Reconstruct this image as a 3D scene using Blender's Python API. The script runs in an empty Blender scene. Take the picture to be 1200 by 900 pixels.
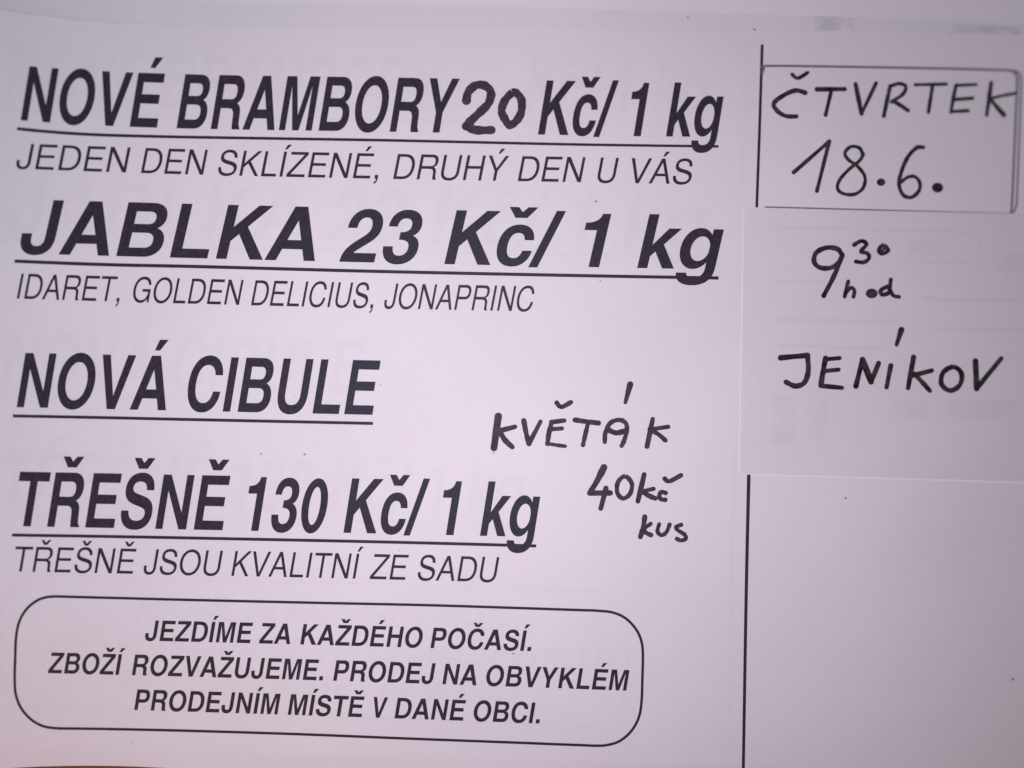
import bpy, math, random
import numpy as np
from mathutils import Vector
from mathutils.geometry import delaunay_2d_cdt

random.seed(7)
SC = bpy.context.scene
COL = SC.collection

# ------------------------------------------------------------------ camera
W = 0.288                      # metres of sheet across the frame
S = W / 1200.0                 # metres per photo unit
D = 0.200                      # camera height over the sheet
cam_d = bpy.data.cameras.new("camera")
cam = bpy.data.objects.new("camera", cam_d)
COL.objects.link(cam)
cam.location = (0, 0, D)
cam_d.sensor_width = 36.0
cam_d.lens = 36.0 * D / W
cam_d.clip_start = 0.01
cam_d.clip_end = 50.0
cam_d.dof.use_dof = True
cam_d.dof.focus_distance = D - 0.0003
cam_d.dof.aperture_fstop = 0.95
SC.camera = cam

# ------------------------------------------------------------------ light
wd = bpy.data.worlds.new("World")
SC.world = wd
wd.use_nodes = True
bgn = wd.node_tree.nodes["Background"]
bgn.inputs[0].default_value = (0.94, 0.87, 0.98, 1)
bgn.inputs[1].default_value = 0.035

def lamp(name, loc, target, size, power, color):
    d = bpy.data.lights.new(name, 'AREA')
    d.shape = 'DISK'
    d.size = size
    d.energy = power
    d.color = color
    o = bpy.data.objects.new(name, d)
    COL.objects.link(o)
    o.location = loc
    v = Vector(target) - Vector(loc)
    o.rotation_euler = v.to_track_quat('-Z', 'Y').to_euler()
    return o

lamp("key_lamp", (-0.020, -0.005, 0.212), (-0.020, -0.005, 0), 0.09, 0.56, (0.985, 0.862, 1.0))
lamp("cool_fill", (-0.42, -0.06, 0.28), (-0.15, -0.01, 0), 0.24, 0.34, (0.30, 0.70, 1.0))  # unseen cool light, added for bluish tint and ink glare at left
lamp("warm_fill", (-0.21, -0.26, 0.13), (-0.11, -0.11, 0), 0.10, 0.23, (1.0, 0.42, 0.30))  # unseen fill, added for the warm pink cast at lower left

SC.view_settings.view_transform = 'Standard'
SC.view_settings.look = 'None'
SC.view_settings.exposure = 0.0
SC.view_settings.gamma = 1.0

# ------------------------------------------------------------------ the lie of the paper
def lift(X, Y):
    """height of the stack's surface: the sheet curls up towards its margins"""
    u = X / (600 * S)
    v = -Y / (450 * S)
    z = 0.0042 * (max(0.0, -u - 0.22) / 0.78) ** 2
    z += 0.0056 * (max(0.0, u - 0.22) / 0.78) ** 2
    z += 0.0042 * (max(0.0, -v + 0.05) / 1.05) ** 2
    z += 0.0034 * (max(0.0, u - 0.3) / 0.7) ** 2 * max(0.0, -v) ** 1
    z += 0.00010 * math.sin(X * 31 + 1.0) * math.sin(Y * 27 + 0.4)
    z += 0.00004 * math.sin(X * 83 + Y * 41 + 2.0)
    return z

def corner_gap(X, Y):
    u = X / (600 * S)
    v = -Y / (450 * S)
    c = max(0.0, (-u - 0.72) / 0.28) * max(0.0, (-v - 0.7) / 0.3)
    r = max(0.0, (u - 0.6) / 0.4) * max(0.0, (-v - 0.75) / 0.25)
    t = max(0.0, (-v - 0.78) / 0.22)
    return 0.0012 * min(c, 1.3) + 0.0007 * r + 0.0004 * min(t, 1.4)

def surf(X, Y, level):
    z = lift(X, Y)
    if level < 0:
        z += level * 0.00022 - corner_gap(X, Y) * (1.0 if level == -1 else 1.7)
    return z

def at(px, py, level=0, dz=0.0):
    """a place on the sheet (measured in photo units) as a point in the scene"""
    z = 0.0
    for _ in range(6):
        f = (D - z) / D
        X = (px - 600) * S * f
        Y = (450 - py) * S * f
        z = surf(X, Y, level) + dz
    return X, Y, z

# ------------------------------------------------------------------ materials
def new_mat(name):
    m = bpy.data.materials.new(name)
    m.use_nodes = True
    nt = m.node_tree
    b = nt.nodes["Principled BSDF"]
    return m, nt, b

def nd(nt, t, **k):
    n = nt.nodes.new(t)
    for a, v in k.items():
        setattr(n, a, v)
    return n

def paper_mat(name, c1, c2, translucent=0.2, fibre=0.02):
    m, nt, b = new_mat(name)
    tc = nd(nt, 'ShaderNodeTexCoord')
    n1 = nd(nt, 'ShaderNodeTexNoise'); n1.inputs['Scale'].default_value = 14; n1.inputs['Detail'].default_value = 5
    n2 = nd(nt, 'ShaderNodeTexNoise'); n2.inputs['Scale'].default_value = 900; n2.inputs['Detail'].default_value = 4
    nt.links.new(tc.outputs['Object'], n1.inputs['Vector'])
    nt.links.new(tc.outputs['Object'], n2.inputs['Vector'])
    mixf = nd(nt, 'ShaderNodeMath', operation='MULTIPLY_ADD')
    nt.links.new(n2.outputs['Fac'], mixf.inputs[0]); mixf.inputs[1].default_value = 0.35
    nt.links.new(n1.outputs['Fac'], mixf.inputs[2])
    ramp = nd(nt, 'ShaderNodeValToRGB')
    ramp.color_ramp.elements[0].position = 0.35; ramp.color_ramp.elements[0].color = (*c1, 1)
    ramp.color_ramp.elements[1].position = 1.0; ramp.color_ramp.elements[1].color = (*c2, 1)
    nt.links.new(mixf.outputs[0], ramp.inputs[0])
    nt.links.new(ramp.outputs[0], b.inputs['Base Color'])
    b.inputs['Roughness'].default_value = 0.72
    b.inputs['Specular IOR Level'].default_value = 0.25
    n3 = nd(nt, 'ShaderNodeTexNoise'); n3.inputs['Scale'].default_value = 420; n3.inputs['Detail'].default_value = 6
    nt.links.new(tc.outputs['Object'], n3.inputs['Vector'])
    bp = nd(nt, 'ShaderNodeBump'); bp.inputs['Strength'].default_value = 0.10; bp.inputs['Distance'].default_value = 0.0002
    nt.links.new(n3.outputs['Fac'], bp.inputs['Height'])
    nt.links.new(bp.outputs[0], b.inputs['Normal'])
    if translucent:
        t = nd(nt, 'ShaderNodeBsdfTranslucent')
        nt.links.new(ramp.outputs[0], t.inputs['Color'])
        mx = nd(nt, 'ShaderNodeMixShader'); mx.inputs[0].default_value = translucent
        nt.links.new(b.outputs[0], mx.inputs[1]); nt.links.new(t.outputs[0], mx.inputs[2])
        out = nt.nodes['Material Output']
        nt.links.new(mx.outputs[0], out.inputs['Surface'])
    return m

def ink_mat(name, c1, c2, rough, spec, scale=1400, tint=(1, 1, 1)):
    m, nt, b = new_mat(name)
    tc = nd(nt, 'ShaderNodeTexCoord')
    n1 = nd(nt, 'ShaderNodeTexNoise'); n1.inputs['Scale'].default_value = scale; n1.inputs['Detail'].default_value = 3
    nt.links.new(tc.outputs['Object'], n1.inputs['Vector'])
    ramp = nd(nt, 'ShaderNodeValToRGB')
    ramp.color_ramp.elements[0].position = 0.35; ramp.color_ramp.elements[0].color = (*c1, 1)
    ramp.color_ramp.elements[1].position = 0.72; ramp.color_ramp.elements[1].color = (*c2, 1)
    nt.links.new(n1.outputs['Fac'], ramp.inputs[0])
    nt.links.new(ramp.outputs[0], b.inputs['Base Color'])
    b.inputs['Roughness'].default_value = rough
    b.inputs['Specular IOR Level'].default_value = spec
    b.inputs['Specular Tint'].default_value = (*tint, 1)
    return m

M_PAPER = paper_mat("copier_paper", (0.70, 0.695, 0.70), (0.775, 0.77, 0.775), 0.21)
M_BLANK = paper_mat("heavy_paper", (0.64, 0.635, 0.64), (0.72, 0.715, 0.72), 0.03)
M_SLIP = paper_mat("slip_paper", (0.725, 0.72, 0.725), (0.795, 0.79, 0.795), 0.30)
M_LIT_EDGE = paper_mat("lit_paper_edge", (0.76, 0.76, 0.76), (0.80, 0.80, 0.80), 0.1)  # paler paper colour standing for light caught along the slip's edges
M_TONER = ink_mat("black_toner", (0.024, 0.017, 0.023), (0.043, 0.032, 0.041), 0.52, 0.17, tint=(0.40, 0.75, 1.0))
M_TONER_THIN = ink_mat("thin_toner", (0.020, 0.012, 0.018), (0.046, 0.033, 0.042), 0.55, 0.16, 2200)
M_TONER_GREY = ink_mat("grey_toner", (0.10, 0.09, 0.10), (0.22, 0.20, 0.22), 0.6, 0.3, 2200)
M_GREY_PATCH = ink_mat("pale_grey_patch", (0.47, 0.46, 0.48), (0.62, 0.61, 0.63), 0.7, 0.2, 300)
M_FORM = ink_mat("patchy_grey_toner", (0.12, 0.115, 0.125), (0.62, 0.61, 0.63), 0.6, 0.2, 160)
M_SPECK = ink_mat("pale_speck", (0.22, 0.20, 0.22), (0.34, 0.31, 0.33), 0.6, 0.3, 2200)
M_MARKER = ink_mat("marker_ink", (0.033, 0.024, 0.033), (0.058, 0.046, 0.058), 0.6, 0.12, 500)
M_MARKER_DARK = ink_mat("dark_marker_ink", (0.012, 0.008, 0.012), (0.055, 0.042, 0.055), 0.55, 0.14, 420)

def wood_mat():
    m, nt, b = new_mat("varnished_wood")
    tc = nd(nt, 'ShaderNodeTexCoord')
    mp = nd(nt, 'ShaderNodeMapping'); mp.inputs['Scale'].default_value = (6, 60, 6)
    nt.links.new(tc.outputs['Object'], mp.inputs['Vector'])
    n = nd(nt, 'ShaderNodeTexNoise'); n.inputs['Scale'].default_value = 4; n.inputs['Detail'].default_value = 8
    n.inputs['Distortion'].default_value = 0.6
    nt.links.new(mp.outputs[0], n.inputs['Vector'])
    r = nd(nt, 'ShaderNodeValToRGB')
    r.color_ramp.elements[0].position = 0.35; r.color_ramp.elements[0].color = (0.018, 0.006, 0.006, 1)
    r.color_ramp.elements[1].position = 0.7; r.color_ramp.elements[1].color = (0.24, 0.075, 0.03, 1)
    nt.links.new(n.outputs['Fac'], r.inputs[0])
    nt.links.new(r.outputs[0], b.inputs['Base Color'])
    b.inputs['Roughness'].default_value = 0.35
    return m
M_WOOD = wood_mat()

# ------------------------------------------------------------------ object helpers
def mesh_obj(name, verts, faces, mat, parent=None, smooth=True):
    me = bpy.data.meshes.new(name)
    me.from_pydata(verts, [], faces)
    me.update()
    if smooth:
        for p in me.polygons:
            p.use_smooth = True
    me.materials.append(mat)
    o = bpy.data.objects.new(name, me)
    COL.objects.link(o)
    if parent:
        o.parent = parent
    return o

def thing(name, label, cat, group=None):
    o = bpy.data.objects.new(name, None)
    o.empty_display_size = 0.02
    COL.objects.link(o)
    o['label'] = label
    o['category'] = cat
    if group:
        o['group'] = group
    return o

# ------------------------------------------------------------------ lettering: outlines in 1000-unit em
CAP = 718.0

def flat(path, n=9):
    """'M x y L x y C x y x y x y' -> closed polyline"""
    out = []
    for seg in path:
        if len(seg) == 2:
            out.append(seg)
        else:
            x0, y0 = out[-1]
            x1, y1, x2, y2, x3, y3 = seg
            for i in range(1, n + 1):
                t = i / n
                a = (1 - t) ** 3; b = 3 * (1 - t) ** 2 * t; c = 3 * (1 - t) * t * t; d = t ** 3
                out.append((a * x0 + b * x1 + c * x2 + d * x3, a * y0 + b * y1 + c * y2 + d * y3))
    if abs(out[0][0] - out[-1][0]) + abs(out[0][1] - out[-1][1]) < 1e-6:
        out.pop()
    return out

def oval(x0, y0, x1, y1, k=0.575):
    cx, cy, rx, ry = (x0 + x1) / 2, (y0 + y1) / 2, (x1 - x0) / 2, (y1 - y0) / 2
    return [(x1, cy), (x1, cy + k * ry, cx + k * rx, y1, cx, y1), (cx - k * rx, y1, x0, cy + k * ry, x0, cy),
            (x0, cy - k * ry, cx - k * rx, y0, cx, y0), (cx + k * rx, y0, x1, cy - k * ry, x1, cy)]

def fancy_A(x0, x1, a0, a1, Wd, yb, H):
    s = (a0 - x0) / CAP
    il = lambda y: (x0 + Wd + y * s, y)
    ir = lambda y: (x1 - Wd - y * s, y)
    ya = (x1 - x0 - 2 * Wd) / (2 * s)
    return [[[(x0, 0), (a0, CAP), (a1, CAP), (x1, 0), ir(0), ir(yb), il(yb), il(0)],
             [il(yb + H), il(ya), ir(yb + H)]]]

def letters(bold):
    G = {}
    if bold:
        V, H = 142, 120
        G['A'] = (722, fancy_A(20, 702, 275, 447, 152, 152, 120))
        G['B'] = (722, [[[(76, 0), (76, 718), (418, 718), (555, 718, 640, 650, 640, 535), (640, 460, 605, 410, 545, 383),
                          (622, 360, 669, 295, 669, 205), (669, 80, 575, 0, 430, 0)],
                         [(218, 600), (398, 600), (465, 600, 497, 570, 497, 516), (497, 462, 465, 434, 398, 434), (218, 434)],
                         [(218, 318), (218, 120), (410, 120), (485, 120, 522, 155, 522, 219), (522, 283, 485, 318, 410, 318)]]])
        G['C'] = (722, [[[(682, 478), (665, 640, 550, 737, 380, 737), (175, 737, 44, 590, 44, 359), (44, 125, 175, -19, 375, -19),
                          (555, -19, 672, 90, 684, 262), (541, 262), (530, 165, 470, 106, 380, 106), (260, 106, 190, 200, 190, 359),
                          (190, 518, 258, 611, 378, 611), (462, 611, 525, 560, 538, 478)]]])
        G['D'] = (722, [[[(69, 0), (69, 718), (343, 718), (560, 718, 685, 590, 685, 360), (685, 130, 560, 0, 343, 0)],
                         [(211, 120), (335, 120), (475, 120, 540, 205, 540, 360), (540, 510, 475, 598, 335, 598), (211, 598)]]])
        G['E'] = (667, [[[(76, 0), (76, 718), (610, 718), (610, 595), (218, 595), (218, 437), (577, 437), (577, 314), (218, 314), (218, 123), (621, 123), (621, 0)]]])
        G['H'] = (722, [[[(71, 0), (71, 718), (213, 718), (213, 440), (509, 440), (509, 718), (651, 718), (651, 0), (509, 0), (509, 317), (213, 317), (213, 0)]]])
        G['I'] = (278, [[[(66, 0), (66, 718), (210, 718), (210, 0)]]])
        G['J'] = (556, [[[(343, 718), (484, 718), (484, 225), (484, 70, 395, -18, 250, -18), (105, -18, 22, 65, 22, 215), (22, 270),
                          (160, 270), (160, 215), (160, 140, 190, 104, 250, 104), (312, 104, 343, 140, 343, 215)]]])
        G['K'] = (722, [[[(87, 0), (87, 718), (231, 718), (231, 427), (512, 718), (698, 718), (421, 433), (722, 0), (543, 0), (324, 334), (231, 239), (231, 0)]]])
        G['L'] = (611, [[[(76, 0), (76, 718), (218, 718), (218, 124), (583, 124), (583, 0)]]])
        G['M'] = (833, [[[(69, 0), (69, 718), (278, 718), (418, 205), (556, 718), (765, 718), (765, 0), (632, 0), (632, 585), (485, 0), (349, 0), (202, 585), (202, 0)]]])
        G['N'] = (722, [[[(69, 0), (69, 718), (219, 718), (517, 222), (517, 718), (654, 718), (654, 0), (507, 0), (206, 505), (206, 0)]]])
        G['O'] = (778, [[oval(44, -19, 734, 737), oval(190, 106, 588, 612)]])
        G['P'] = (667, [[[(76, 0), (76, 718), (408, 718), (550, 718, 627, 635, 627, 492), (627, 345, 545, 260, 400, 260), (218, 260), (218, 0)],
                         [(218, 380), (218, 598), (375, 598), (450, 598, 484, 562, 484, 489), (484, 415, 450, 380, 375, 380)]]])
        G['R'] = (722, [[[(76, 0), (76, 718), (445, 718), (575, 718, 655, 645, 655, 522), (655, 440, 615, 378, 545, 350),
                          (612, 322, 634, 280, 637, 190), (640, 90, 640, 50, 677, 22), (677, 0), (520, 0), (502, 45, 500, 100, 498, 160),
                          (495, 248, 465, 280, 385, 280), (218, 280), (218, 0)],
                         [(218, 400), (218, 598), (410, 598), (478, 598, 510, 565, 510, 500), (510, 433, 478, 400, 410, 400)]]])
        G['S'] = (667, [[[(602, 506), (602, 650, 505, 737, 335, 737), (170, 737, 62, 655, 62, 520), (62, 395, 140, 345, 275, 312),
                          (380, 286), (460, 266, 490, 245, 490, 200), (490, 135, 435, 102, 345, 102), (245, 102, 185, 150, 180, 234),
                          (39, 234), (42, 75, 150, -19, 335, -19), (525, -19, 632, 72, 632, 215), (632, 340, 558, 395, 415, 430),
                          (310, 455), (235, 473, 204, 492, 204, 535), (204, 588, 252, 618, 330, 618), (410, 618, 457, 580, 462, 506)]]])
        G['T'] = (611, [[[(234, 0), (234, 594), (14, 594), (14, 718), (598, 718), (598, 594), (378, 594), (378, 0)]]])
        G['U'] = (722, [[[(72, 718), (214, 718), (214, 265), (214, 155, 260, 106, 361, 106), (462, 106, 509, 155, 509, 265), (509, 718),
                          (651, 718), (651, 270), (651, 85, 550, -19, 361, -19), (172, -19, 72, 85, 72, 270)]]])
        G['V'] = (667, [[[(19, 718), (172, 718), (336, 178), (497, 718), (648, 718), (412, 0), (256, 0)]]])
        G['Y'] = (667, [[[(15, 718), (177, 718), (335, 408), (491, 718), (653, 718), (407, 268), (407, 0), (263, 0), (263, 268)]]])
        G['Z'] = (611, [[[(25, 0), (25, 114), (396, 598), (44, 598), (44, 718), (578, 718), (578, 609), (203, 120), (586, 120), (586, 0)]]])
        G['0'] = (556, [[oval(32, -19, 524, 710), oval(172, 95, 384, 596)]])
        G['1'] = (556, [[[(237, 0), (380, 0), (380, 710), (270, 710), (252, 620, 182, 590, 69, 590), (69, 490), (237, 490)]]])
        G['2'] = (556, [[[(26, 0), (26, 110, 70, 185, 170, 262), (290, 350), (345, 392, 368, 430, 368, 478), (368, 550, 335, 594, 275, 594),
                          (205, 594, 170, 545, 168, 452), (36, 452), (36, 610, 130, 710, 280, 710), (420, 710, 511, 620, 511, 485),
                          (511, 400, 475, 330, 390, 270), (275, 190), (225, 155, 205, 140, 195, 122), (509, 122), (509, 0)]]])
        G['3'] = (556, [[[(27, 220), (162, 220), (164, 140, 200, 98, 268, 98), (335, 98, 376, 140, 376, 205), (376, 280, 330, 310, 222, 310),
                          (222, 410), (315, 410, 358, 440, 358, 502), (358, 560, 325, 594, 265, 594), (200, 594, 168, 555, 166, 483),
                          (40, 483), (42, 625, 125, 710, 268, 710), (405, 710, 496, 630, 496, 510), (496, 440, 460, 390, 405, 367),
                          (475, 342, 516, 285, 516, 200), (516, 70, 415, -19, 268, -19), (120, -19, 30, 70, 27, 220)]]])
        G['/'] = (278, [[[(-33, -19), (92, -19), (311, 737), (186, 737)]]])
        G['c'] = (556, [[[(520, 340), (510, 465, 425, 546, 285, 546), (130, 546, 34, 440, 34, 260), (34, 90, 130, -14, 285, -14),
                          (420, -14, 510, 65, 524, 200), (390, 200), (380, 130, 345, 98, 288, 98), (212, 98, 174, 155, 174, 265),
                          (174, 375, 212, 434, 288, 434), (345, 434, 382, 402, 390, 340)]]])
        G['k'] = (556, [[[(69, 0), (69, 718), (205, 718), (205, 312), (380, 532), (550, 532), (355, 318), (562, 0), (402, 0), (262, 222), (205, 158), (205, 0)]]])
        G['g'] = (611, [[oval(29, 0, 472, 546), oval(170, 108, 422, 434)],
                        [[(553, 532), (553, 15), (553, -140, 455, -217, 285, -217), (135, -217, 45, -150, 45, -50), (182, -50),
                          (190, -95, 225, -112, 287, -112), (372, -112, 418, -70, 418, 10), (418, 532)]]])
        G['.'] = (278, [[[(64, 0), (64, 146), (214, 146), (214, 0)]]])
    else:
        G['A'] = (667, fancy_A(14, 654, 284, 386, 96, 212, 76))
        G['C'] = (722, [[[(670, 495), (650, 650, 550, 737, 385, 737), (180, 737, 44, 590, 44, 357), (44, 125, 180, -19, 380, -19),
                          (560, -19, 670, 85, 681, 268), (588, 268), (575, 135, 500, 62, 383, 62), (235, 62, 136, 175, 136, 359),
                          (136, 545, 235, 656, 385, 656), (490, 656, 560, 600, 577, 495)]]])
        G['D'] = (722, [[[(81, 0), (81, 718), (340, 718), (550, 718, 674, 590, 674, 360), (674, 130, 550, 0, 340, 0)],
                         [(171, 80), (330, 80), (490, 80, 582, 180, 582, 360), (582, 540, 490, 638, 330, 638), (171, 638)]]])
        G['E'] = (667, [[[(86, 0), (86, 718), (608, 718), (608, 636), (176, 636), (176, 412), (570, 412), (570, 332), (176, 332), (176, 82), (616, 82), (616, 0)]]])
        G['G'] = (778, [[[(690, 500), (670, 650, 560, 737, 395, 737), (190, 737, 48, 590, 48, 357), (48, 130, 185, -19, 390, -19),
                          (480, -19, 560, 20, 620, 95), (640, 0), (704, 0), (704, 382), (400, 382), (400, 304), (618, 304),
                          (618, 160, 530, 62, 395, 62), (240, 62, 140, 180, 140, 358), (140, 540, 240, 654, 392, 654), (505, 654, 580, 595, 596, 500)]]])
        G['H'] = (722, [[[(77, 0), (77, 718), (168, 718), (168, 412), (555, 412), (555, 718), (646, 718), (646, 0), (555, 0), (555, 332), (168, 332), (168, 0)]]])
        G['I'] = (278, [[[(94, 0), (94, 718), (185, 718), (185, 0)]]])
        G['J'] = (500, [[[(337, 718), (428, 718), (428, 200), (428, 60, 350, -19, 222, -19), (90, -19, 17, 60, 17, 195), (17, 245),
                          (107, 245), (107, 195), (107, 105, 150, 62, 222, 62), (295, 62, 337, 105, 337, 195)]]])
        G['K'] = (667, [[[(76, 0), (76, 718), (166, 718), (166, 357), (528, 718), (650, 718), (349, 419), (663, 0), (550, 0), (284, 354), (166, 240), (166, 0)]]])
        G['L'] = (556, [[[(76, 0), (76, 718), (166, 718), (166, 82), (537, 82), (537, 0)]]])
        G['N'] = (722, [[[(76, 0), (76, 718), (186, 718), (559, 140), (559, 718), (646, 718), (646, 0), (540, 0), (163, 573), (163, 0)]]])
        G['O'] = (778, [[oval(39, -19, 739, 737), oval(132, 62, 646, 656)]])
        G['P'] = (667, [[[(86, 0), (86, 718), (410, 718), (550, 718, 622, 640, 622, 510), (622, 380, 545, 302, 410, 302), (176, 302), (176, 0)],
                         [(176, 382), (176, 638), (395, 638), (485, 638, 530, 594, 530, 510), (530, 426, 485, 382, 395, 382)]]])
        G['R'] = (722, [[[(88, 0), (88, 718), (455, 718), (585, 718, 660, 650, 660, 532), (660, 440, 620, 385, 545, 355),
                          (625, 325, 642, 280, 644, 190), (646, 95, 650, 55, 684, 25), (684, 0), (574, 0), (560, 50, 558, 110, 556, 175),
                          (553, 270, 520, 306, 435, 306), (178, 306), (178, 0)],
                         [(178, 388), (178, 636), (445, 636), (530, 636, 568, 600, 568, 515), (568, 430, 530, 388, 445, 388)]]])
        G['S'] = (667, [[[(582, 507), (578, 660, 480, 737, 325, 737), (165, 737, 72, 655, 72, 530), (72, 415, 140, 365, 270, 332),
                          (375, 306), (480, 280, 532, 250, 532, 185), (532, 105, 460, 62, 345, 62), (215, 62, 145, 125, 140, 233),
                          (49, 233), (50, 70, 160, -19, 335, -19), (515, -19, 625, 70, 625, 205), (625, 320, 555, 372, 425, 404),
                          (310, 432), (210, 456, 163, 480, 163, 540), (163, 610, 225, 656, 320, 656), (425, 656, 485, 605, 491, 507)]]])
        G['T'] = (611, [[[(260, 0), (260, 636), (14, 636), (14, 718), (597, 718), (597, 636), (350, 636), (350, 0)]]])
        G['U'] = (722, [[[(79, 718), (169, 718), (169, 250), (169, 125, 235, 62, 361, 62), (488, 62, 554, 125, 554, 250), (554, 718),
                          (644, 718), (644, 245), (644, 75, 540, -19, 361, -19), (182, -19, 79, 75, 79, 245)]]])
        G['V'] = (667, [[[(20, 718), (122, 718), (334, 112), (546, 718), (647, 718), (384, 0), (282, 0)]]])
        G['Y'] = (667, [[[(14, 718), (124, 718), (334, 362), (544, 718), (653, 718), (380, 278), (380, 0), (288, 0), (288, 278)]]])
        G['Z'] = (611, [[[(23, 0), (23, 84), (470, 636), (50, 636), (50, 718), (586, 718), (586, 640), (142, 82), (588, 82), (588, 0)]]])
        G[','] = (278, [[[(87, 0), (87, 108), (193, 108), (193, 10), (193, -80, 155, -130, 87, -150), (87, -98), (125, -85, 140, -50, 140, 0)]]])
        G['.'] = (278, [[[(87, 0), (87, 106), (191, 106), (191, 0)]]])

    def accent(base, kind, low=False):
        w, sh = G[base]
        c = w / 2 + (14 if base in 'ER' else 0)
        y0 = 633 if low else (786 if bold else 776)
        y1 = y0 + 144
        if kind == 'acute':
            a, b, s = (49, 82, 96) if bold else (34, 60, 96)
            p = [(c - a, y0), (c - b + s, y1), (c + b + s, y1), (c + a, y0)]
        else:
            if bold:
                p = [(c - 198, y1), (c - 66, y1), (c, y0 + 78), (c + 66, y1), (c + 198, y1), (c + 82, y0), (c - 82, y0)]
            else:
                p = [(c - 165, y1), (c - 78, y1), (c, y0 + 66), (c + 78, y1), (c + 165, y1), (c + 50, y0), (c - 50, y0)]
        return (w, sh + [[p]])
    for ch, b, k in (('Á', 'A', 'acute'), ('É', 'E', 'acute'), ('Í', 'I', 'acute'), ('Ý', 'Y', 'acute'),
                     ('Č', 'C', 'caron'), ('Ě', 'E', 'caron'), ('Ř', 'R', 'caron'), ('Š', 'S', 'caron'), ('Ž', 'Z', 'caron')):
        if b in G:
            G[ch] = accent(b, k)
    if 'c' in G:
        G['č'] = accent('c', 'caron', True)
    return G

FONT = {True: letters(True), False: letters(False)}

def shape_extent(shapes):
    xs = [p[0] for sh in shapes for c in sh for p in flat(c)]
    return min(xs), max(xs)

def densify(poly, step):
    out = []
    n = len(poly)
    for i in range(n):
        a = poly[i]; b = poly[(i + 1) % n]
        L = math.hypot(b[0] - a[0], b[1] - a[1])
        k = max(1, int(math.ceil(L / step)))
        for j in range(k):
            t = j / k
            out.append((a[0] + (b[0] - a[0]) * t, a[1] + (b[1] - a[1]) * t))
    return out

def inside(p, contours):
    c = False
    x, y = p
    for poly in contours:
        j = len(poly) - 1
        for i in range(len(poly)):
            xi, yi = poly[i]; xj, yj = poly[j]
            if (yi > y) != (yj > y) and x < (xj - xi) * (y - yi) / (yj - yi) + xi:
                c = not c
            j = i
    return c

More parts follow.
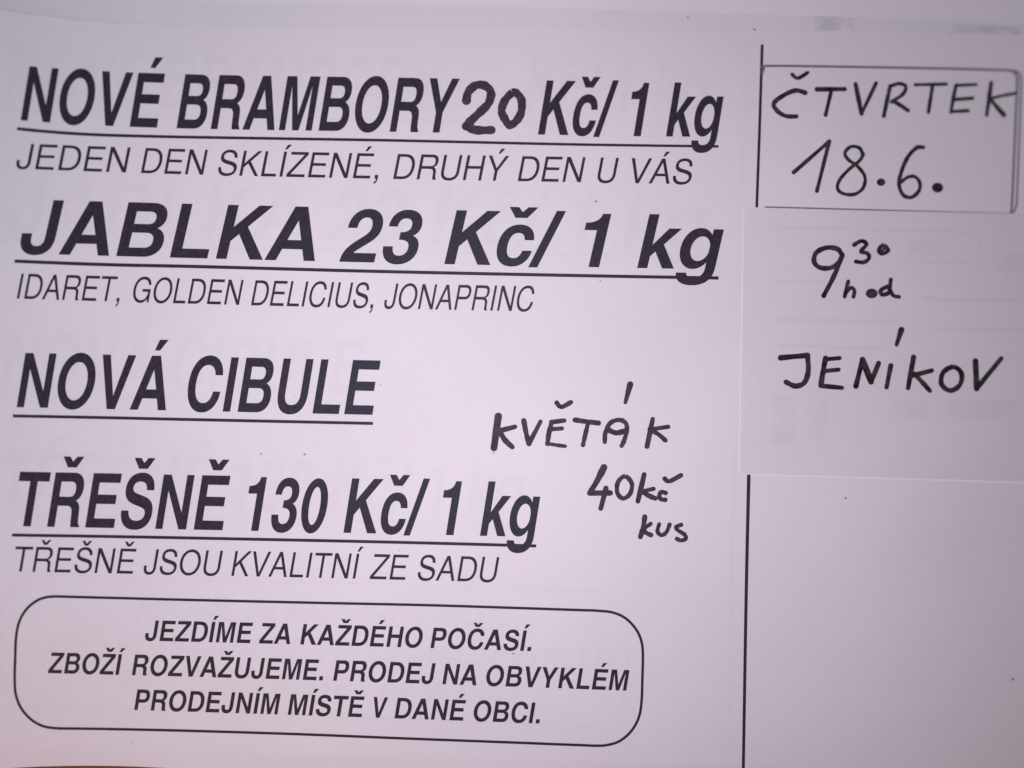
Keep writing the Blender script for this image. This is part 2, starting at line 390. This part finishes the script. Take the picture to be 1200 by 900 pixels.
class Ink:
    """collects flat printed or drawn shapes, laid on the paper's surface"""
    def __init__(self, level=0, base=0.00003, off=(0, 0)):
        self.v = []; self.f = []; self.level = level; self.base = base; self.k = 0; self.off = off
    def pt(self, p, dz=0.0):
        self.v.append(at(p[0] + self.off[0], p[1] + self.off[1], self.level, self.base + dz))
        return len(self.v) - 1
    def area(self, contours, step=14.0, dz=0.0):
        cs = [densify(c, step) for c in contours]
        pts = []; edges = []
        for c in cs:
            b = len(pts)
            pts += c
            edges += [(b + i, b + (i + 1) % len(c)) for i in range(len(c))]
        xs = [p[0] for p in cs[0]]; ys = [p[1] for p in cs[0]]
        gx = min(xs) + step * 0.5
        while gx < max(xs):
            gy = min(ys) + step * 0.5
            while gy < max(ys):
                if inside((gx, gy), cs):
                    pts.append((gx, gy))
                gy += step
            gx += step
        r = delaunay_2d_cdt([Vector(p) for p in pts], edges, [], 0, 1e-5)
        vs, fs = r[0], r[2]
        idx = {}
        for f in fs:
            m = (sum(vs[i].x for i in f) / len(f), sum(vs[i].y for i in f) / len(f))
            if not inside(m, cs):
                continue
            q = []
            for i in f:
                if i not in idx:
                    idx[i] = self.pt((vs[i].x, vs[i].y), dz)
                q.append(idx[i])
            a, b2, c2 = [self.v[i] for i in q[:3]]
            if (b2[0] - a[0]) * (c2[1] - a[1]) - (b2[1] - a[1]) * (c2[0] - a[0]) < 0:
                q.reverse()
            self.f.append(q)
    def stroke(self, pts, width, smooth=True, closed=False, jitter=0.06, taper=None, round_cap=True):
        """a line of some width through the points; each later bit lies a hair above the earlier"""
        self.k += 1
        path = []
        if smooth and len(pts) > 2:
            n = len(pts)
            P = lambda i: pts[i % n] if closed else pts[max(0, min(n - 1, i))]
            for i in range(n if closed else n - 1):
                p0, p1, p2, p3 = P(i - 1), P(i), P(i + 1), P(i + 2)
                for j in range(8):
                    t = j / 8
                    path.append(tuple(0.5 * (2 * p1[d] + (p2[d] - p0[d]) * t + (2 * p0[d] - 5 * p1[d] + 4 * p2[d] - p3[d]) * t * t
                                             + (3 * p1[d] - p0[d] - 3 * p2[d] + p3[d]) * t ** 3) for d in (0, 1)))
            path.append(P(n) if closed else pts[-1])
        else:
            for a, b in zip(pts[:-1], pts[1:]):
                k = max(1, int(math.hypot(b[0] - a[0], b[1] - a[1]) / 6))
                path += [(a[0] + (b[0] - a[0]) * j / k, a[1] + (b[1] - a[1]) * j / k) for j in range(k)]
            path.append(pts[-1])
        n = len(path)
        ph = [random.uniform(0, 6.28) for _ in range(4)]
        zk = self.k * 0.0000012
        prev = None
        corners = [(path[0], 0), (path[-1], n - 1)] if round_cap and not closed else []
        ws = []
        for i in range(n):
            t = i / max(1, n - 1)
            w = width[0] + (width[1] - width[0]) * t if isinstance(width, tuple) else width
            w *= 1 + jitter * (math.sin(i * 0.55 + ph[0]) * 0.6 + math.sin(i * 1.3 + ph[1]) * 0.4)
            ws.append(w)
        for i in range(n):
            a = path[max(0, i - 1)]; b = path[min(n - 1, i + 1)]
            dx, dy = b[0] - a[0], b[1] - a[1]
            L = math.hypot(dx, dy) or 1.0
            nx, ny = -dy / L, dx / L
            h = ws[i] / 2
            z = zk + 0.000006 * i / n
            l = self.pt((path[i][0] + nx * h, path[i][1] + ny * h), z)
            r = self.pt((path[i][0] - nx * h, path[i][1] - ny * h), z)
            if prev:
                self.f.append([prev[0], prev[1], r, l][::-1] if False else [l, r, prev[1], prev[0]][::-1])
            prev = (l, r)
            if 0 < i < n - 1:
                p, q, s = path[i - 1], path[i], path[i + 1]
                a1 = math.atan2(q[1] - p[1], q[0] - p[0]); a2 = math.atan2(s[1] - q[1], s[0] - q[0])
                d = abs((a2 - a1 + math.pi) % (2 * math.pi) - math.pi)
                if d > 0.3:
                    corners.append((q, i))
        for q, i in corners:
            self.blob(q, ws[i] / 2, dz=zk + 0.0000075)
    def blob(self, c, r, ry=None, dz=0.0):
        ry = ry or r
        ring = [self.pt((c[0] + math.cos(a) * r, c[1] - math.sin(a) * ry), dz) for a in [k * math.pi / 9 for k in range(18)]]
        self.f.append(ring)
    def text(self, bold, words, baseline, cap, slant, deg=2):
        bx = [p[0] for p in baseline]; by = [p[1] for p in baseline]
        co = np.polyfit(bx, by, deg)
        G = FONT[bold]
        n = 0
        for txt, x0, x1 in words:
            pen = 0; placed = []
            for ch in txt:
                w, sh = G[ch]
                placed.append((pen, sh)); pen += w
            left = placed[0][0] + shape_extent(placed[0][1])[0]
            e = [p + shape_extent(sh)[1] for p, sh in placed]
            right = e[-1]
            if txt[-1] in ',':
                right = placed[-1][0] + 193
            k = (x1 - x0) / (right - left)
            for p, sh in placed:
                for contours in sh:
                    n += 1
                    cc = []
                    for c in contours:
                        poly = []
                        for (gx, gy) in flat(c):
                            xb = x0 + (gx + p - left) * k
                            hh = gy / CAP * cap
                            poly.append((xb + slant * hh, float(np.polyval(co, xb)) - hh))
                        cc.append(poly)
                    self.area(cc, dz=0.000002 * (n % 2))
    def build(self, name, mat, parent, label=None):
        o = mesh_obj(name, self.v, self.f, mat, parent, smooth=False)
        if label:
            o['label'] = label
        return o

def rule(pts, w, level=0, base=0.000028, off=(0, 0)):
    ink = Ink(level, base, off)
    ink.stroke(pts, w, smooth=len(pts) > 2, jitter=0.0, round_cap=False)
    return ink

# ------------------------------------------------------------------ the setting: a table top
def table():
    x0, x1, y0, y1, z1, z0 = -0.36, 0.36, -0.28, 0.28, -0.0016, -0.026
    b = 0.003
    prof = [(0, z0), (0, z1 - b), (b * 0.3, z1 - b * 0.3), (b, z1)]
    v = []; f = []
    for ins, z in prof:
        v += [(x0 + ins, y0 + ins, z), (x1 - ins, y0 + ins, z), (x1 - ins, y1 - ins, z), (x0 + ins, y1 - ins, z)]
    for k in range(len(prof) - 1):
        for i in range(4):
            j = (i + 1) % 4
            f.append([k * 4 + i, k * 4 + j, k * 4 + 4 + j, k * 4 + 4 + i])
    t = (len(prof) - 1) * 4
    f.append([t, t + 1, t + 2, t + 3]); f.append([3, 2, 1, 0])
    o = mesh_obj("table_top", v, f, M_WOOD, smooth=False)
    o['kind'] = 'structure'
    return o
table()

# ------------------------------------------------------------------ sheets of paper
def curve_y(pts, x):
    xs = [p[0] for p in pts]; ys = [p[1] for p in pts]
    # smooth through the points
    for i in range(len(xs) - 1):
        if x <= xs[i + 1] or i == len(xs) - 2:
            t = (x - xs[i]) / (xs[i + 1] - xs[i])
            m = lambda k: (ys[min(k + 1, len(ys) - 1)] - ys[max(k - 1, 0)]) / (xs[min(k + 1, len(xs) - 1)] - xs[max(k - 1, 0)])
            d = xs[i + 1] - xs[i]
            if t < 0 or t > 1:
                return ys[i] + (ys[i + 1] - ys[i]) * t
            return ((2 * t ** 3 - 3 * t * t + 1) * ys[i] + (t ** 3 - 2 * t * t + t) * d * m(i)
                    + (-2 * t ** 3 + 3 * t * t) * ys[i + 1] + (t ** 3 - t * t) * d * m(i + 1))

def sheet(name, top, bottom, left, right, mat, parent, level=0, nx=120, ny=90, dz=0.0, thick=0.0, edge_mat=None):
    v = []; f = []
    for j in range(ny + 1):
        t = j / ny
        xl = left[0] + (left[1] - left[0]) * t
        xr = right[0] + (right[1] - right[0]) * t
        for i in range(nx + 1):
            x = xl + (xr - xl) * i / nx
            y = curve_y(top, x) * (1 - t) + curve_y(bottom, x) * t
            v.append(at(x, y, level, dz))
    for j in range(ny):
        for i in range(nx):
            a = j * (nx + 1) + i
            f.append([a, a + nx + 1, a + nx + 2, a + 1])
    o = mesh_obj(name, v, f, mat, parent)
    return o

def lit_edge(name, pts, parent, level, dz, w, mat):
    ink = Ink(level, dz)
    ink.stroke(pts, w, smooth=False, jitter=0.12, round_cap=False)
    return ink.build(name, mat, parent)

TOP1 = [(-16, 8.5), (0, 11), (30, 15.8), (60, 19.6), (100, 24.2), (150, 28), (260, 29.5), (600, 33), (900, 36), (1245, 40.5)]
BOT1 = [(-20, 904.5), (0, 902), (25, 899.4), (90, 897.4), (150, 898), (195, 900.2), (260, 905), (420, 914), (800, 922), (1245, 930)]
TOP2 = [(-34, -22), (200, 0.5), (600, 8.5), (900, 18), (1050, 22), (1130, 27), (1228, 32)]
BOT2 = [(-40, 876), (0, 876), (600, 890), (1228, 906)]
TOP3 = [(-60, -60), (1300, -40)]
BOT3 = [(-60, 820), (1300, 850)]

# ------------------------------------------------------------------ what is printed
HEADINGS = [
    dict(label="topmost bold heading, beside the handwritten 20",
         words=[("NOVÉ", 24.2, 183.8), ("BRAMBORY", 206.8, 528.6), ("Kč/", 630.4, 714.7), ("1", 732.5, 750.8), ("kg", 780.4, 840.4)],
         base=[(24, 140.8), (61, 143.6), (100, 146.2), (130, 148), (154, 148.9), (207, 150), (247, 151.1), (350, 152.6), (457, 154.6), (513, 155.5), (630, 157.6), (742, 159.4), (840, 160.2)],
         cap=63.4, slant=0.164, deg=4, cut=2,
         rule=[(20, 150.8), (60, 154.6), (110, 157.8), (170, 159.6), (240, 161), (440, 164.2), (560, 166.8), (680, 169.4), (842, 171.6)], rw=(3.8, 3.0)),
    dict(label="second bold heading from the top, the widest lettering",
         words=[("JABLKA", 20.4, 369), ("23", 397.6, 486), ("Kč/", 520.6, 648.5), ("1", 675, 702), ("kg", 746.6, 837.6)],
         base=[(24, 297), (76, 298.6), (140, 300.4), (202, 301.6), (255, 303), (369, 306), (438, 307.4), (520, 309.7), (690, 313.4), (746, 314.1), (840, 315.4)],
         cap=63.2, slant=0.230, deg=2,
         rule=[(17, 306), (120, 310), (240, 312.6), (440, 318), (680, 323), (842, 325.8)], rw=(4.0, 3.8)),
    dict(label="third bold heading, the short one with no price",
         words=[("NOVÁ", 19.4, 194.4), ("CIBULE", 215.6, 436.4)],
         base=[(19.4, 477.3), (58, 477.9), (133, 479.5), (194, 480.7), (262, 482.6), (437, 486.1)],
         cap=63.6, slant=0.164, deg=2,
         rule=[(15, 487.4), (130, 489.6), (220, 491.6), (437, 496.2)], rw=(3.6, 3.6)),
    dict(label="lowest bold heading, its last letters bluish",
         words=[("TŘEŠNĚ", 13.4, 260.6), ("130", 284, 378.6), ("Kč/", 402.4, 493.7), ("1", 512, 531.4), ("kg", 562.4, 625.6)],
         base=[(28, 617), (57, 617.4), (101, 618.2), (185, 619.5), (227, 620.4), (260, 621.3), (300, 622.4), (402, 624.6), (472, 626), (531, 627.2), (562, 628), (625, 629)],
         cap=63.8, slant=0.160, deg=2,
         rule=[(14, 627), (120, 628.6), (240, 630.8), (460, 635.4), (628.4, 639.8)], rw=(3.6, 3.6)),
]
SUBS = [
    dict(label="thin line of capitals under the topmost heading",
         words=[("JEDEN", 17.8, 147.4), ("DEN", 165, 238), ("SKLÍZENÉ,", 254, 442.6), ("DRUHÝ", 460.6, 591.2), ("DEN", 606.6, 680.6), ("U", 698.6, 719.6), ("VÁS", 734.6, 809)],
         base=[(18, 197), (45, 198.3), (72, 199.8), (100, 201.2), (147, 202.6), (240, 204.6), (434, 208.6), (606, 212.6), (680, 214), (810, 215.7)], cap=29.4, slant=0.195, deg=3),
    dict(label="thin line of capitals under the second heading",
         words=[("IDARET,", 19.6, 139.5), ("GOLDEN", 153.7, 280), ("DELICIUS,", 294, 436.8), ("JONAPRINC", 449, 622.6)],
         base=[(20, 350), (60, 351.2), (135, 353.2), (200, 355.3), (280, 357.6), (370, 359.6), (430, 361), (500, 362.4), (622, 364.9)], cap=29.4, slant=0.19, deg=2),
    dict(label="thin line of capitals under the lowest heading",
         words=[("TŘEŠNĚ", 13.5, 155.4), ("JSOU", 167.2, 256.4), ("KVALITNÍ", 271, 420), ("ZE", 433, 474.6), ("SADU", 488.2, 580.3)],
         base=[(15, 669.9), (155, 672.1), (260, 674.6), (340, 676.5), (420, 678.5), (475, 679.7), (580, 682)], cap=29.3, slant=0.17, deg=2),
]
BOXTEXT = [
    dict(words=[("JEZDÍME", 169, 293), ("ZA", 303.3, 340), ("KAŽDÉHO", 351.8, 493.3), ("POČASÍ.", 504.3, 622)],
         base=[(170, 751.1), (293, 753.2), (340, 755), (420, 757.4), (504, 759.6), (622, 763)], cap=24.0, slant=0.165),
    dict(words=[("ZBOŽÍ", 56, 142.2), ("ROZVAŽUJEME.", 154.4, 378), ("PRODEJ", 390.3, 506.6), ("NA", 518.3, 558.3), ("OBVYKLÉM", 568, 733.8)],
         base=[(56, 789.2), (142, 790.6), (260, 793.6), (390, 797.9), (518, 802), (570, 804), (734, 809.2)], cap=24.2, slant=0.165),
    dict(words=[("PRODEJNÍM", 157.1, 325), ("MÍSTĚ", 337.1, 423.7), ("V", 434, 451), ("DANÉ", 462.2, 542.5), ("OBCI.", 553.3, 632)],
         base=[(157, 832), (240, 834.6), (325, 837.4), (424, 840.4), (542, 844.6), (632, 847.9)], cap=24.2, slant=0.165),
]

def arc(cx, cy, rx, ry, a0, a1, n=12):
    return [(cx + rx * math.cos(math.radians(a0 + (a1 - a0) * i / n)), cy - ry * math.sin(math.radians(a0 + (a1 - a0) * i / n))) for i in range(n + 1)]

def frame_path():
    p = []
    p += [(65, 699), (85, 699.5), (140, 700.9), (220, 703), (360, 706.2), (500, 709.2), (600, 712.3), (660, 714.3), (684, 715.1), (700, 715.7)]
    p += [(718, 717.8), (733, 724.5), (745, 737), (751.5, 751), (753.4, 767), (752.8, 795), (751.8, 822)]
    p += [(748.5, 841), (739.5, 857), (726, 868.5), (711, 873.2), (698, 873.9)]
    p += [(680, 873.2), (650, 872.1), (600, 870.1), (480, 865.6), (350, 860.4), (220, 856.4), (130, 854.4), (86, 853.8), (66, 853.4)]
    p += [(50, 850.8), (36, 842.8), (24.5, 829.5), (18.6, 814), (17.2, 798), (17.8, 770), (18.8, 747)]
    p += [(22.4, 729), (30.5, 714.5), (42, 704.6), (53, 700.2)]
    return p

def print_notice(parent, level, off=(0, 0), ghost=False):
    base = 0.00003
    for h in HEADINGS:
        ink = Ink(level, base, off)
        cut = h.get('cut', len(h['words']))
        if cut < len(h['words']):
            unit = Ink(level, base, off)
            unit.text(True, h['words'][cut:], h['base'], h['cap'], h['slant'], h['deg'])
            unit.build("price_unit", M_TONER, parent)
        ink.text(True, h['words'][:cut], h['base'], h['cap'], h['slant'], h['deg'])
        o = ink.build("heading", M_TONER, parent, None if ghost else h['label'])
        r = Ink(level, base + 0.000006, off)
        r.stroke(h['rule'], h['rw'], jitter=0.0, round_cap=False)
        r.build("underline", M_TONER, o)
    fr = Ink(level, base, off)
    fr.stroke(frame_path(), 3.1, closed=True, jitter=0.0, round_cap=False)
    fo = fr.build("rounded_frame", M_TONER, parent)
    for l in BOXTEXT:
        ink = Ink(level, base, off)
        ink.text(True, l['words'], l['base'], l['cap'], l['slant'], 2)
        ink.build("text_line", M_TONER, fo)
    for pts, w in (([(893.2 - (0.6 if ghost else 0), 72 if ghost else 52), (890.2, 148), (886.8, 243)], (3.4, 3.2)), ([(877.6, 553.5), (874.4, 700), (870.6, 930 if not ghost else 905)], (4.2, 3.4))):
        vr = Ink(level, base, off)
        vr.stroke(pts, w, jitter=0.0, round_cap=False)
        vr.build("vertical_rule", M_TONER, parent)
    if ghost:
        return
    for l in SUBS:
        ink = Ink(level, base, off)
        ink.text(False, l['words'], l['base'], l['cap'], l['slant'], l['deg'])
        ink.build("subheading", M_TONER_THIN, parent, l['label'])

# blank sheet at the very bottom of the pile
blank = thing("paper_sheet", "blank white sheet at the bottom of the pile, seen along the top edge", "paper sheet")
sheet("sheet", TOP3, BOT3, (-60, -60), (1300, 1300), M_BLANK, blank, level=-2, nx=60, ny=45)

# second copy of the notice, under the first and a little higher up
under = thing("printed_notice", "second copy of the notice lying beneath, its print showing through faintly", "notice")
sheet("sheet", TOP2, BOT2, (-34, -40), (1228, 1228), M_PAPER, under, level=-1)
print_notice(under, -1, off=(-17, -24), ghost=True)
for quad in ([(952, 19.5), (1000, 20.8), (1002, 36), (955, 35)], [(1118, 28), (1196, 32), (1196, 40), (1110, 38)]):  # pale grey patches on the second sheet's top strip
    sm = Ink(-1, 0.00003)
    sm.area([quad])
    sm.build("grey_patch", M_GREY_PATCH, under)

# the notice itself
notice = thing("printed_notice", "white notice with bold slanted headings, underlines and a rounded text frame, on top", "notice")
sheet("sheet", TOP1, BOT1, (-16, -20), (1245, 1236), M_PAPER, notice, level=0, nx=150, ny=110)
print_notice(notice, 0)

db = Ink(0, 0.000034)
db.stroke([(893.4, 86), (895.4, 80), (901, 77.2), (1000, 78.4), (1100, 80.2), (1170, 82.0), (1182, 82.6), (1188, 84.6), (1191.6, 89), (1192, 97), (1189.8, 150), (1186.4, 230), (1185.2, 248.5)], 2.8, jitter=0.02)
db.stroke([(1186, 82.6), (1193, 84.6), (1196.4, 90), (1196.6, 98), (1194.8, 150), (1191.8, 230), (1190.6, 242), (1187.5, 248.5), (1181, 250.4)], 2.2, jitter=0.02)
db.stroke([(1183, 250.3), (1080, 247.6), (980, 244.8), (897, 242.6)], 1.7, jitter=0.02)
db.build("date_frame", M_TONER_GREY, notice)

# a form printed on the notice, covered by the pasted slip
for kind, pts, w in (
        ('l', [(900, 266), (1148, 272)], 2.4), ('l', [(1148, 272), (1146.5, 308)], 2.2), ('l', [(1146.5, 308), (1058, 305.5)], 2.2),
        ('l', [(908, 374), (1046, 377.5)], 3.4), ('l', [(912, 405), (1032, 408)], 3.0), ('l', [(1080, 350), (1215, 353)], 4.0),
        ('l', [(1090, 384), (1215, 388)], 3.0), ('l', [(908, 330), (1000, 332)], 2.6)):
    fm = Ink(0, 0.000032)
    fm.stroke(pts, w, smooth=False, jitter=0.25, round_cap=False)
    fm.build("form_line", M_TONER_GREY, notice)
for quad in ([(1169, 297), (1212, 299), (1211, 321), (1168, 319)], [(1066, 281), (1108, 282), (1107, 299), (1065, 298)],
             [(906, 462), (934, 463), (931, 522), (903, 520)], [(958, 466), (972, 467), (968, 516), (955, 515)],
             [(1042, 470), (1088, 471), (1086, 490), (1041, 489)], [(1112, 468), (1190, 470), (1188, 492), (1110, 490)]):
    fm = Ink(0, 0.000032)
    fm.area([quad])
    fm.build("form_block", M_FORM, notice)

for x, y, r in ((991, 583.8, 1.5), (1187, 796, 1.9), (601.6, 766, 1.3), (698.5, 236, 1.7), (306, 532, 1.3), (357, 532.5, 1.6), (446, 451, 0.9),
                (703.5, 329, 1.0), (345, 464, 0.8), (578, 530.5, 1.2), (806, 20.5, 1.2), (468, 645, 0.8), (155, 870, 0.9), (884, 34.6, 1.5)):
    sp = Ink(0, 0.000034)
    sp.blob((x, y), r, r * 0.8)
    sp.build("toner_speck", M_SPECK, notice)

# ------------------------------------------------------------------ handwriting
def hand(name, strokes, zoom, mat, parent, level=0, base=0.00004, label=None, nib=1.0):
    ox, oy, k = zoom
    ink = Ink(level, base)
    for s in strokes:
        kind = s[0]
        if kind == 'dot':
            ink.k += 1
            ink.blob((ox + s[1][0] / k, oy + s[1][1] / k), s[2] / k, (s[3] if len(s) > 3 else s[2]) / k, dz=ink.k * 0.0000012)
            continue
        pts = [(ox + x / k, oy + y / k) for x, y in s[1]]
        w = tuple(nib * q / k for q in s[2]) if isinstance(s[2], tuple) else nib * s[2] / k
        ink.stroke(pts, w, smooth=kind in ('s', 'o'), closed=kind == 'o', jitter=0.11)
    return ink.build(name, mat, parent, label)

Z20 = (440, 60, 5.0)
hand("handwritten_price", [
    ('s', [(533, 288), (545, 238), (588, 200), (640, 202), (676, 240), (664, 302), (618, 352), (565, 402), (530, 440)], 50),
    ('s', [(530, 440), (590, 462), (680, 462)], 50),
    ('o', [(803, 243), (758, 290), (739, 350), (760, 400), (785, 432), (822, 412), (853, 360), (856, 290), (832, 252)], 48),
], Z20, M_MARKER, notice, label="thick marker number 20 between the printed words")

ZK = (560, 430, 4.09)
hand("handwritten_word", [
    ('l', [(98, 237), (77, 388)], (38, 34)), ('l', [(178, 287), (104, 306)], 24), ('s', [(104, 306), (128, 348), (165, 384)], 26),
    ('s', [(220, 258), (232, 320), (245, 368)], 25), ('l', [(245, 368), (300, 262)], 22),
    ('s', [(378, 172), (400, 192), (446, 169)], 22),
    ('s', [(354, 264), (340, 320), (334, 368)], 24), ('l', [(352, 265), (414, 257)], 22), ('l', [(345, 299), (403, 295)], 22), ('s', [(334, 368), (380, 375), (419, 380)], 18),
    ('s', [(465, 254), (520, 262), (578, 269)], 24), ('s', [(528, 268), (516, 320), (504, 374)], 22),
    ('s', [(608, 360), (612, 312), (636, 268), (678, 254), (709, 270), (714, 304), (702, 350), (689, 378)], 22), ('s', [(622, 300), (662, 316), (708, 306)], 26),
    ('l', [(730, 84), (707, 170)], (28, 20)),
    ('l', [(838, 250), (811, 381)], 24), ('l', [(912, 287), (824, 300)], 20), ('s', [(824, 299), (868, 325), (899, 352)], 22),
], ZK, M_MARKER, notice, label="marker word in capitals right of the third heading")
hand("handwritten_price", [
    ('s', [(604, 482), (572, 545), (536, 604)], (34, 24)), ('l', [(536, 605), (634, 604)], 26), ('l', [(614, 582), (589, 678)], 24),
    ('o', [(706, 524), (738, 560), (728, 610), (694, 630), (668, 602), (672, 552)], 22),
    ('l', [(797, 516), (767, 644)], 24), ('l', [(842, 584), (786, 597)], 22), ('s', [(786, 596), (815, 615), (850, 630)], 24),
    ('s', [(900, 604), (880, 600), (869, 618), (878, 634), (898, 637)], 22), ('s', [(896, 536), (918, 548), (974, 519)], 22),
    ('s', [(800, 718), (792, 772), (779, 814)], 24), ('s', [(828, 752), (800, 772), (783, 785)], 20), ('s', [(790, 778), (808, 796), (830, 806)], 22),
    ('s', [(869, 754), (861, 788), (878, 806), (902, 794), (919, 756)], 20),
    ('s', [(974, 757), (951, 766), (958, 782), (990, 803), (997, 822), (975, 832), (954, 824)], 20),
], ZK, M_MARKER, notice, label="marker price 40 in two lines below the marker word")

ZD = (880, 50, 3.75)
hand("handwritten_date", [
    ('s', [(182, 140), (206, 156), (250, 131)], 17),
    ('s', [(238, 220), (198, 210), (150, 228), (102, 264), (112, 296), (152, 322), (200, 324)], (22, 19)),
    ('l', [(290, 205), (412, 204)], 22), ('l', [(354, 208), (328, 318)], 18),
    ('l', [(460, 182), (486, 312)], 20), ('l', [(486, 312), (550, 178)], 17),
    ('s', [(612, 190), (598, 255), (584, 322)], 19), ('s', [(612, 192), (650, 180), (680, 192), (668, 226), (618, 260)], 17), ('s', [(622, 256), (652, 272), (690, 298)], 19),
    ('l', [(722, 185), (858, 182)], 16), ('l', [(798, 188), (780, 305)], 18),
    ('s', [(902, 186), (888, 250), (880, 304)], 17), ('l', [(902, 188), (990, 184)], 15), ('l', [(894, 250), (974, 244)], 16), ('l', [(880, 303), (954, 299)], 15),
    ('l', [(1056, 176), (1036, 318)], 18), ('s', [(1166, 222), (1110, 232), (1050, 246)], 14), ('s', [(1050, 246), (1082, 284), (1112, 318)], (16, 24)),
    ('l', [(188, 570), (344, 434)], 18), ('l', [(344, 434), (290, 652)], 18),
    ('s', [(492, 496), (478, 464), (440, 457), (413, 484), (428, 514), (470, 545), (501, 590), (492, 640), (452, 667), (402, 662), (380, 638), (392, 600), (432, 556), (478, 518), (494, 488)], 16),
    ('dot', (572, 613), 19, 17),
    ('s', [(758, 460), (728, 462), (690, 502), (662, 565), (651, 622), (668, 668), (704, 680), (738, 652), (742, 616), (722, 590), (692, 590), (660, 612)], (19, 16)),
    ('dot', (820, 637), 25, 22),
], ZD, M_MARKER_DARK, notice, label="marker date inside the thin frame at the upper right", nib=0.98)

# ------------------------------------------------------------------ pasted slip
slip = thing("pasted_slip", "small white paper slip pasted over the notice, marker time and place written on it", "paper slip")
LV = 0
SDZ = 0.00012
TOPS = [(866, 243.5), (1222, 250.8)]
BOTS = [(866, 555.2), (1222, 566)]
sheet("sheet", TOPS, BOTS, (872, 866.5), (1222, 1220), M_SLIP, slip, level=0, nx=70, ny=60, dz=SDZ)
lit_edge("lit_edge", [(866.5, 555.6), (960, 558.1), (1080, 561.8), (1220, 566.2)], slip, 0, SDZ + 0.00002, (0.5, 2.0), M_LIT_EDGE)  # light on the slip's bottom and left edges, painted as paler strips
lit_edge("lit_edge", [(871.6, 243.6), (869.5, 350), (866.4, 555.2)], slip, 0, SDZ + 0.00002, 0.6, M_LIT_EDGE)
ZS = (880, 260, 2.8125)
hand("handwritten_time", [
    ('s', [(301, 112), (286, 90), (250, 85), (216, 101), (208, 130), (226, 150), (260, 152), (288, 136), (301, 108), (290, 140), (268, 190), (240, 243)], (17, 16)),
    ('s', [(340, 76), (364, 63), (381, 74), (363, 97), (384, 104), (389, 120), (372, 133), (346, 131)], 14),
    ('o', [(438, 77), (421, 92), (432, 105), (452, 94)], 14), ('l', [(428, 98), (446, 84)], 8),
    ('s', [(321, 196), (314, 222), (309, 246)], 13), ('s', [(311, 238), (328, 218), (341, 226), (338, 247)], 13),
    ('dot', (398, 236), 20, 16),
    ('o', [(452, 214), (428, 226), (434, 240), (456, 232)], 15), ('s', [(461, 190), (459, 222), (470, 243), (488, 247)], 13),
], ZS, M_MARKER_DARK, slip, base=SDZ + 0.00003, nib=0.98)
hand("handwritten_place", [
    ('l', [(496, 356), (480, 405)], (19, 14)),
    ('l', [(98, 448), (186, 440)], 19), ('s', [(186, 440), (189, 490), (176, 530), (146, 541), (116, 528)], 18),
    ('s', [(246, 450), (238, 492), (230, 540)], 18), ('l', [(246, 453), (292, 449)], 15), ('l', [(240, 492), (289, 487)], 15), ('l', [(230, 540), (300, 547)], 16),
    ('l', [(346, 541), (368, 454)], 18), ('l', [(368, 454), (396, 527)], 20), ('l', [(396, 527), (421, 466)], 16),
    ('l', [(461, 474), (447, 545)], 16),
    ('l', [(536, 446), (518, 548)], 17), ('l', [(596, 490), (536, 506)], 16), ('s', [(540, 502), (564, 528), (590, 557)], 16),
    ('o', [(668, 478), (694, 500), (688, 538), (656, 556), (628, 534), (634, 496)], 17),
    ('l', [(740, 459), (744, 549)], 19), ('l', [(744, 549), (825, 450)], 16),
], ZS, M_MARKER_DARK, slip, base=SDZ + 0.00003, nib=0.98)
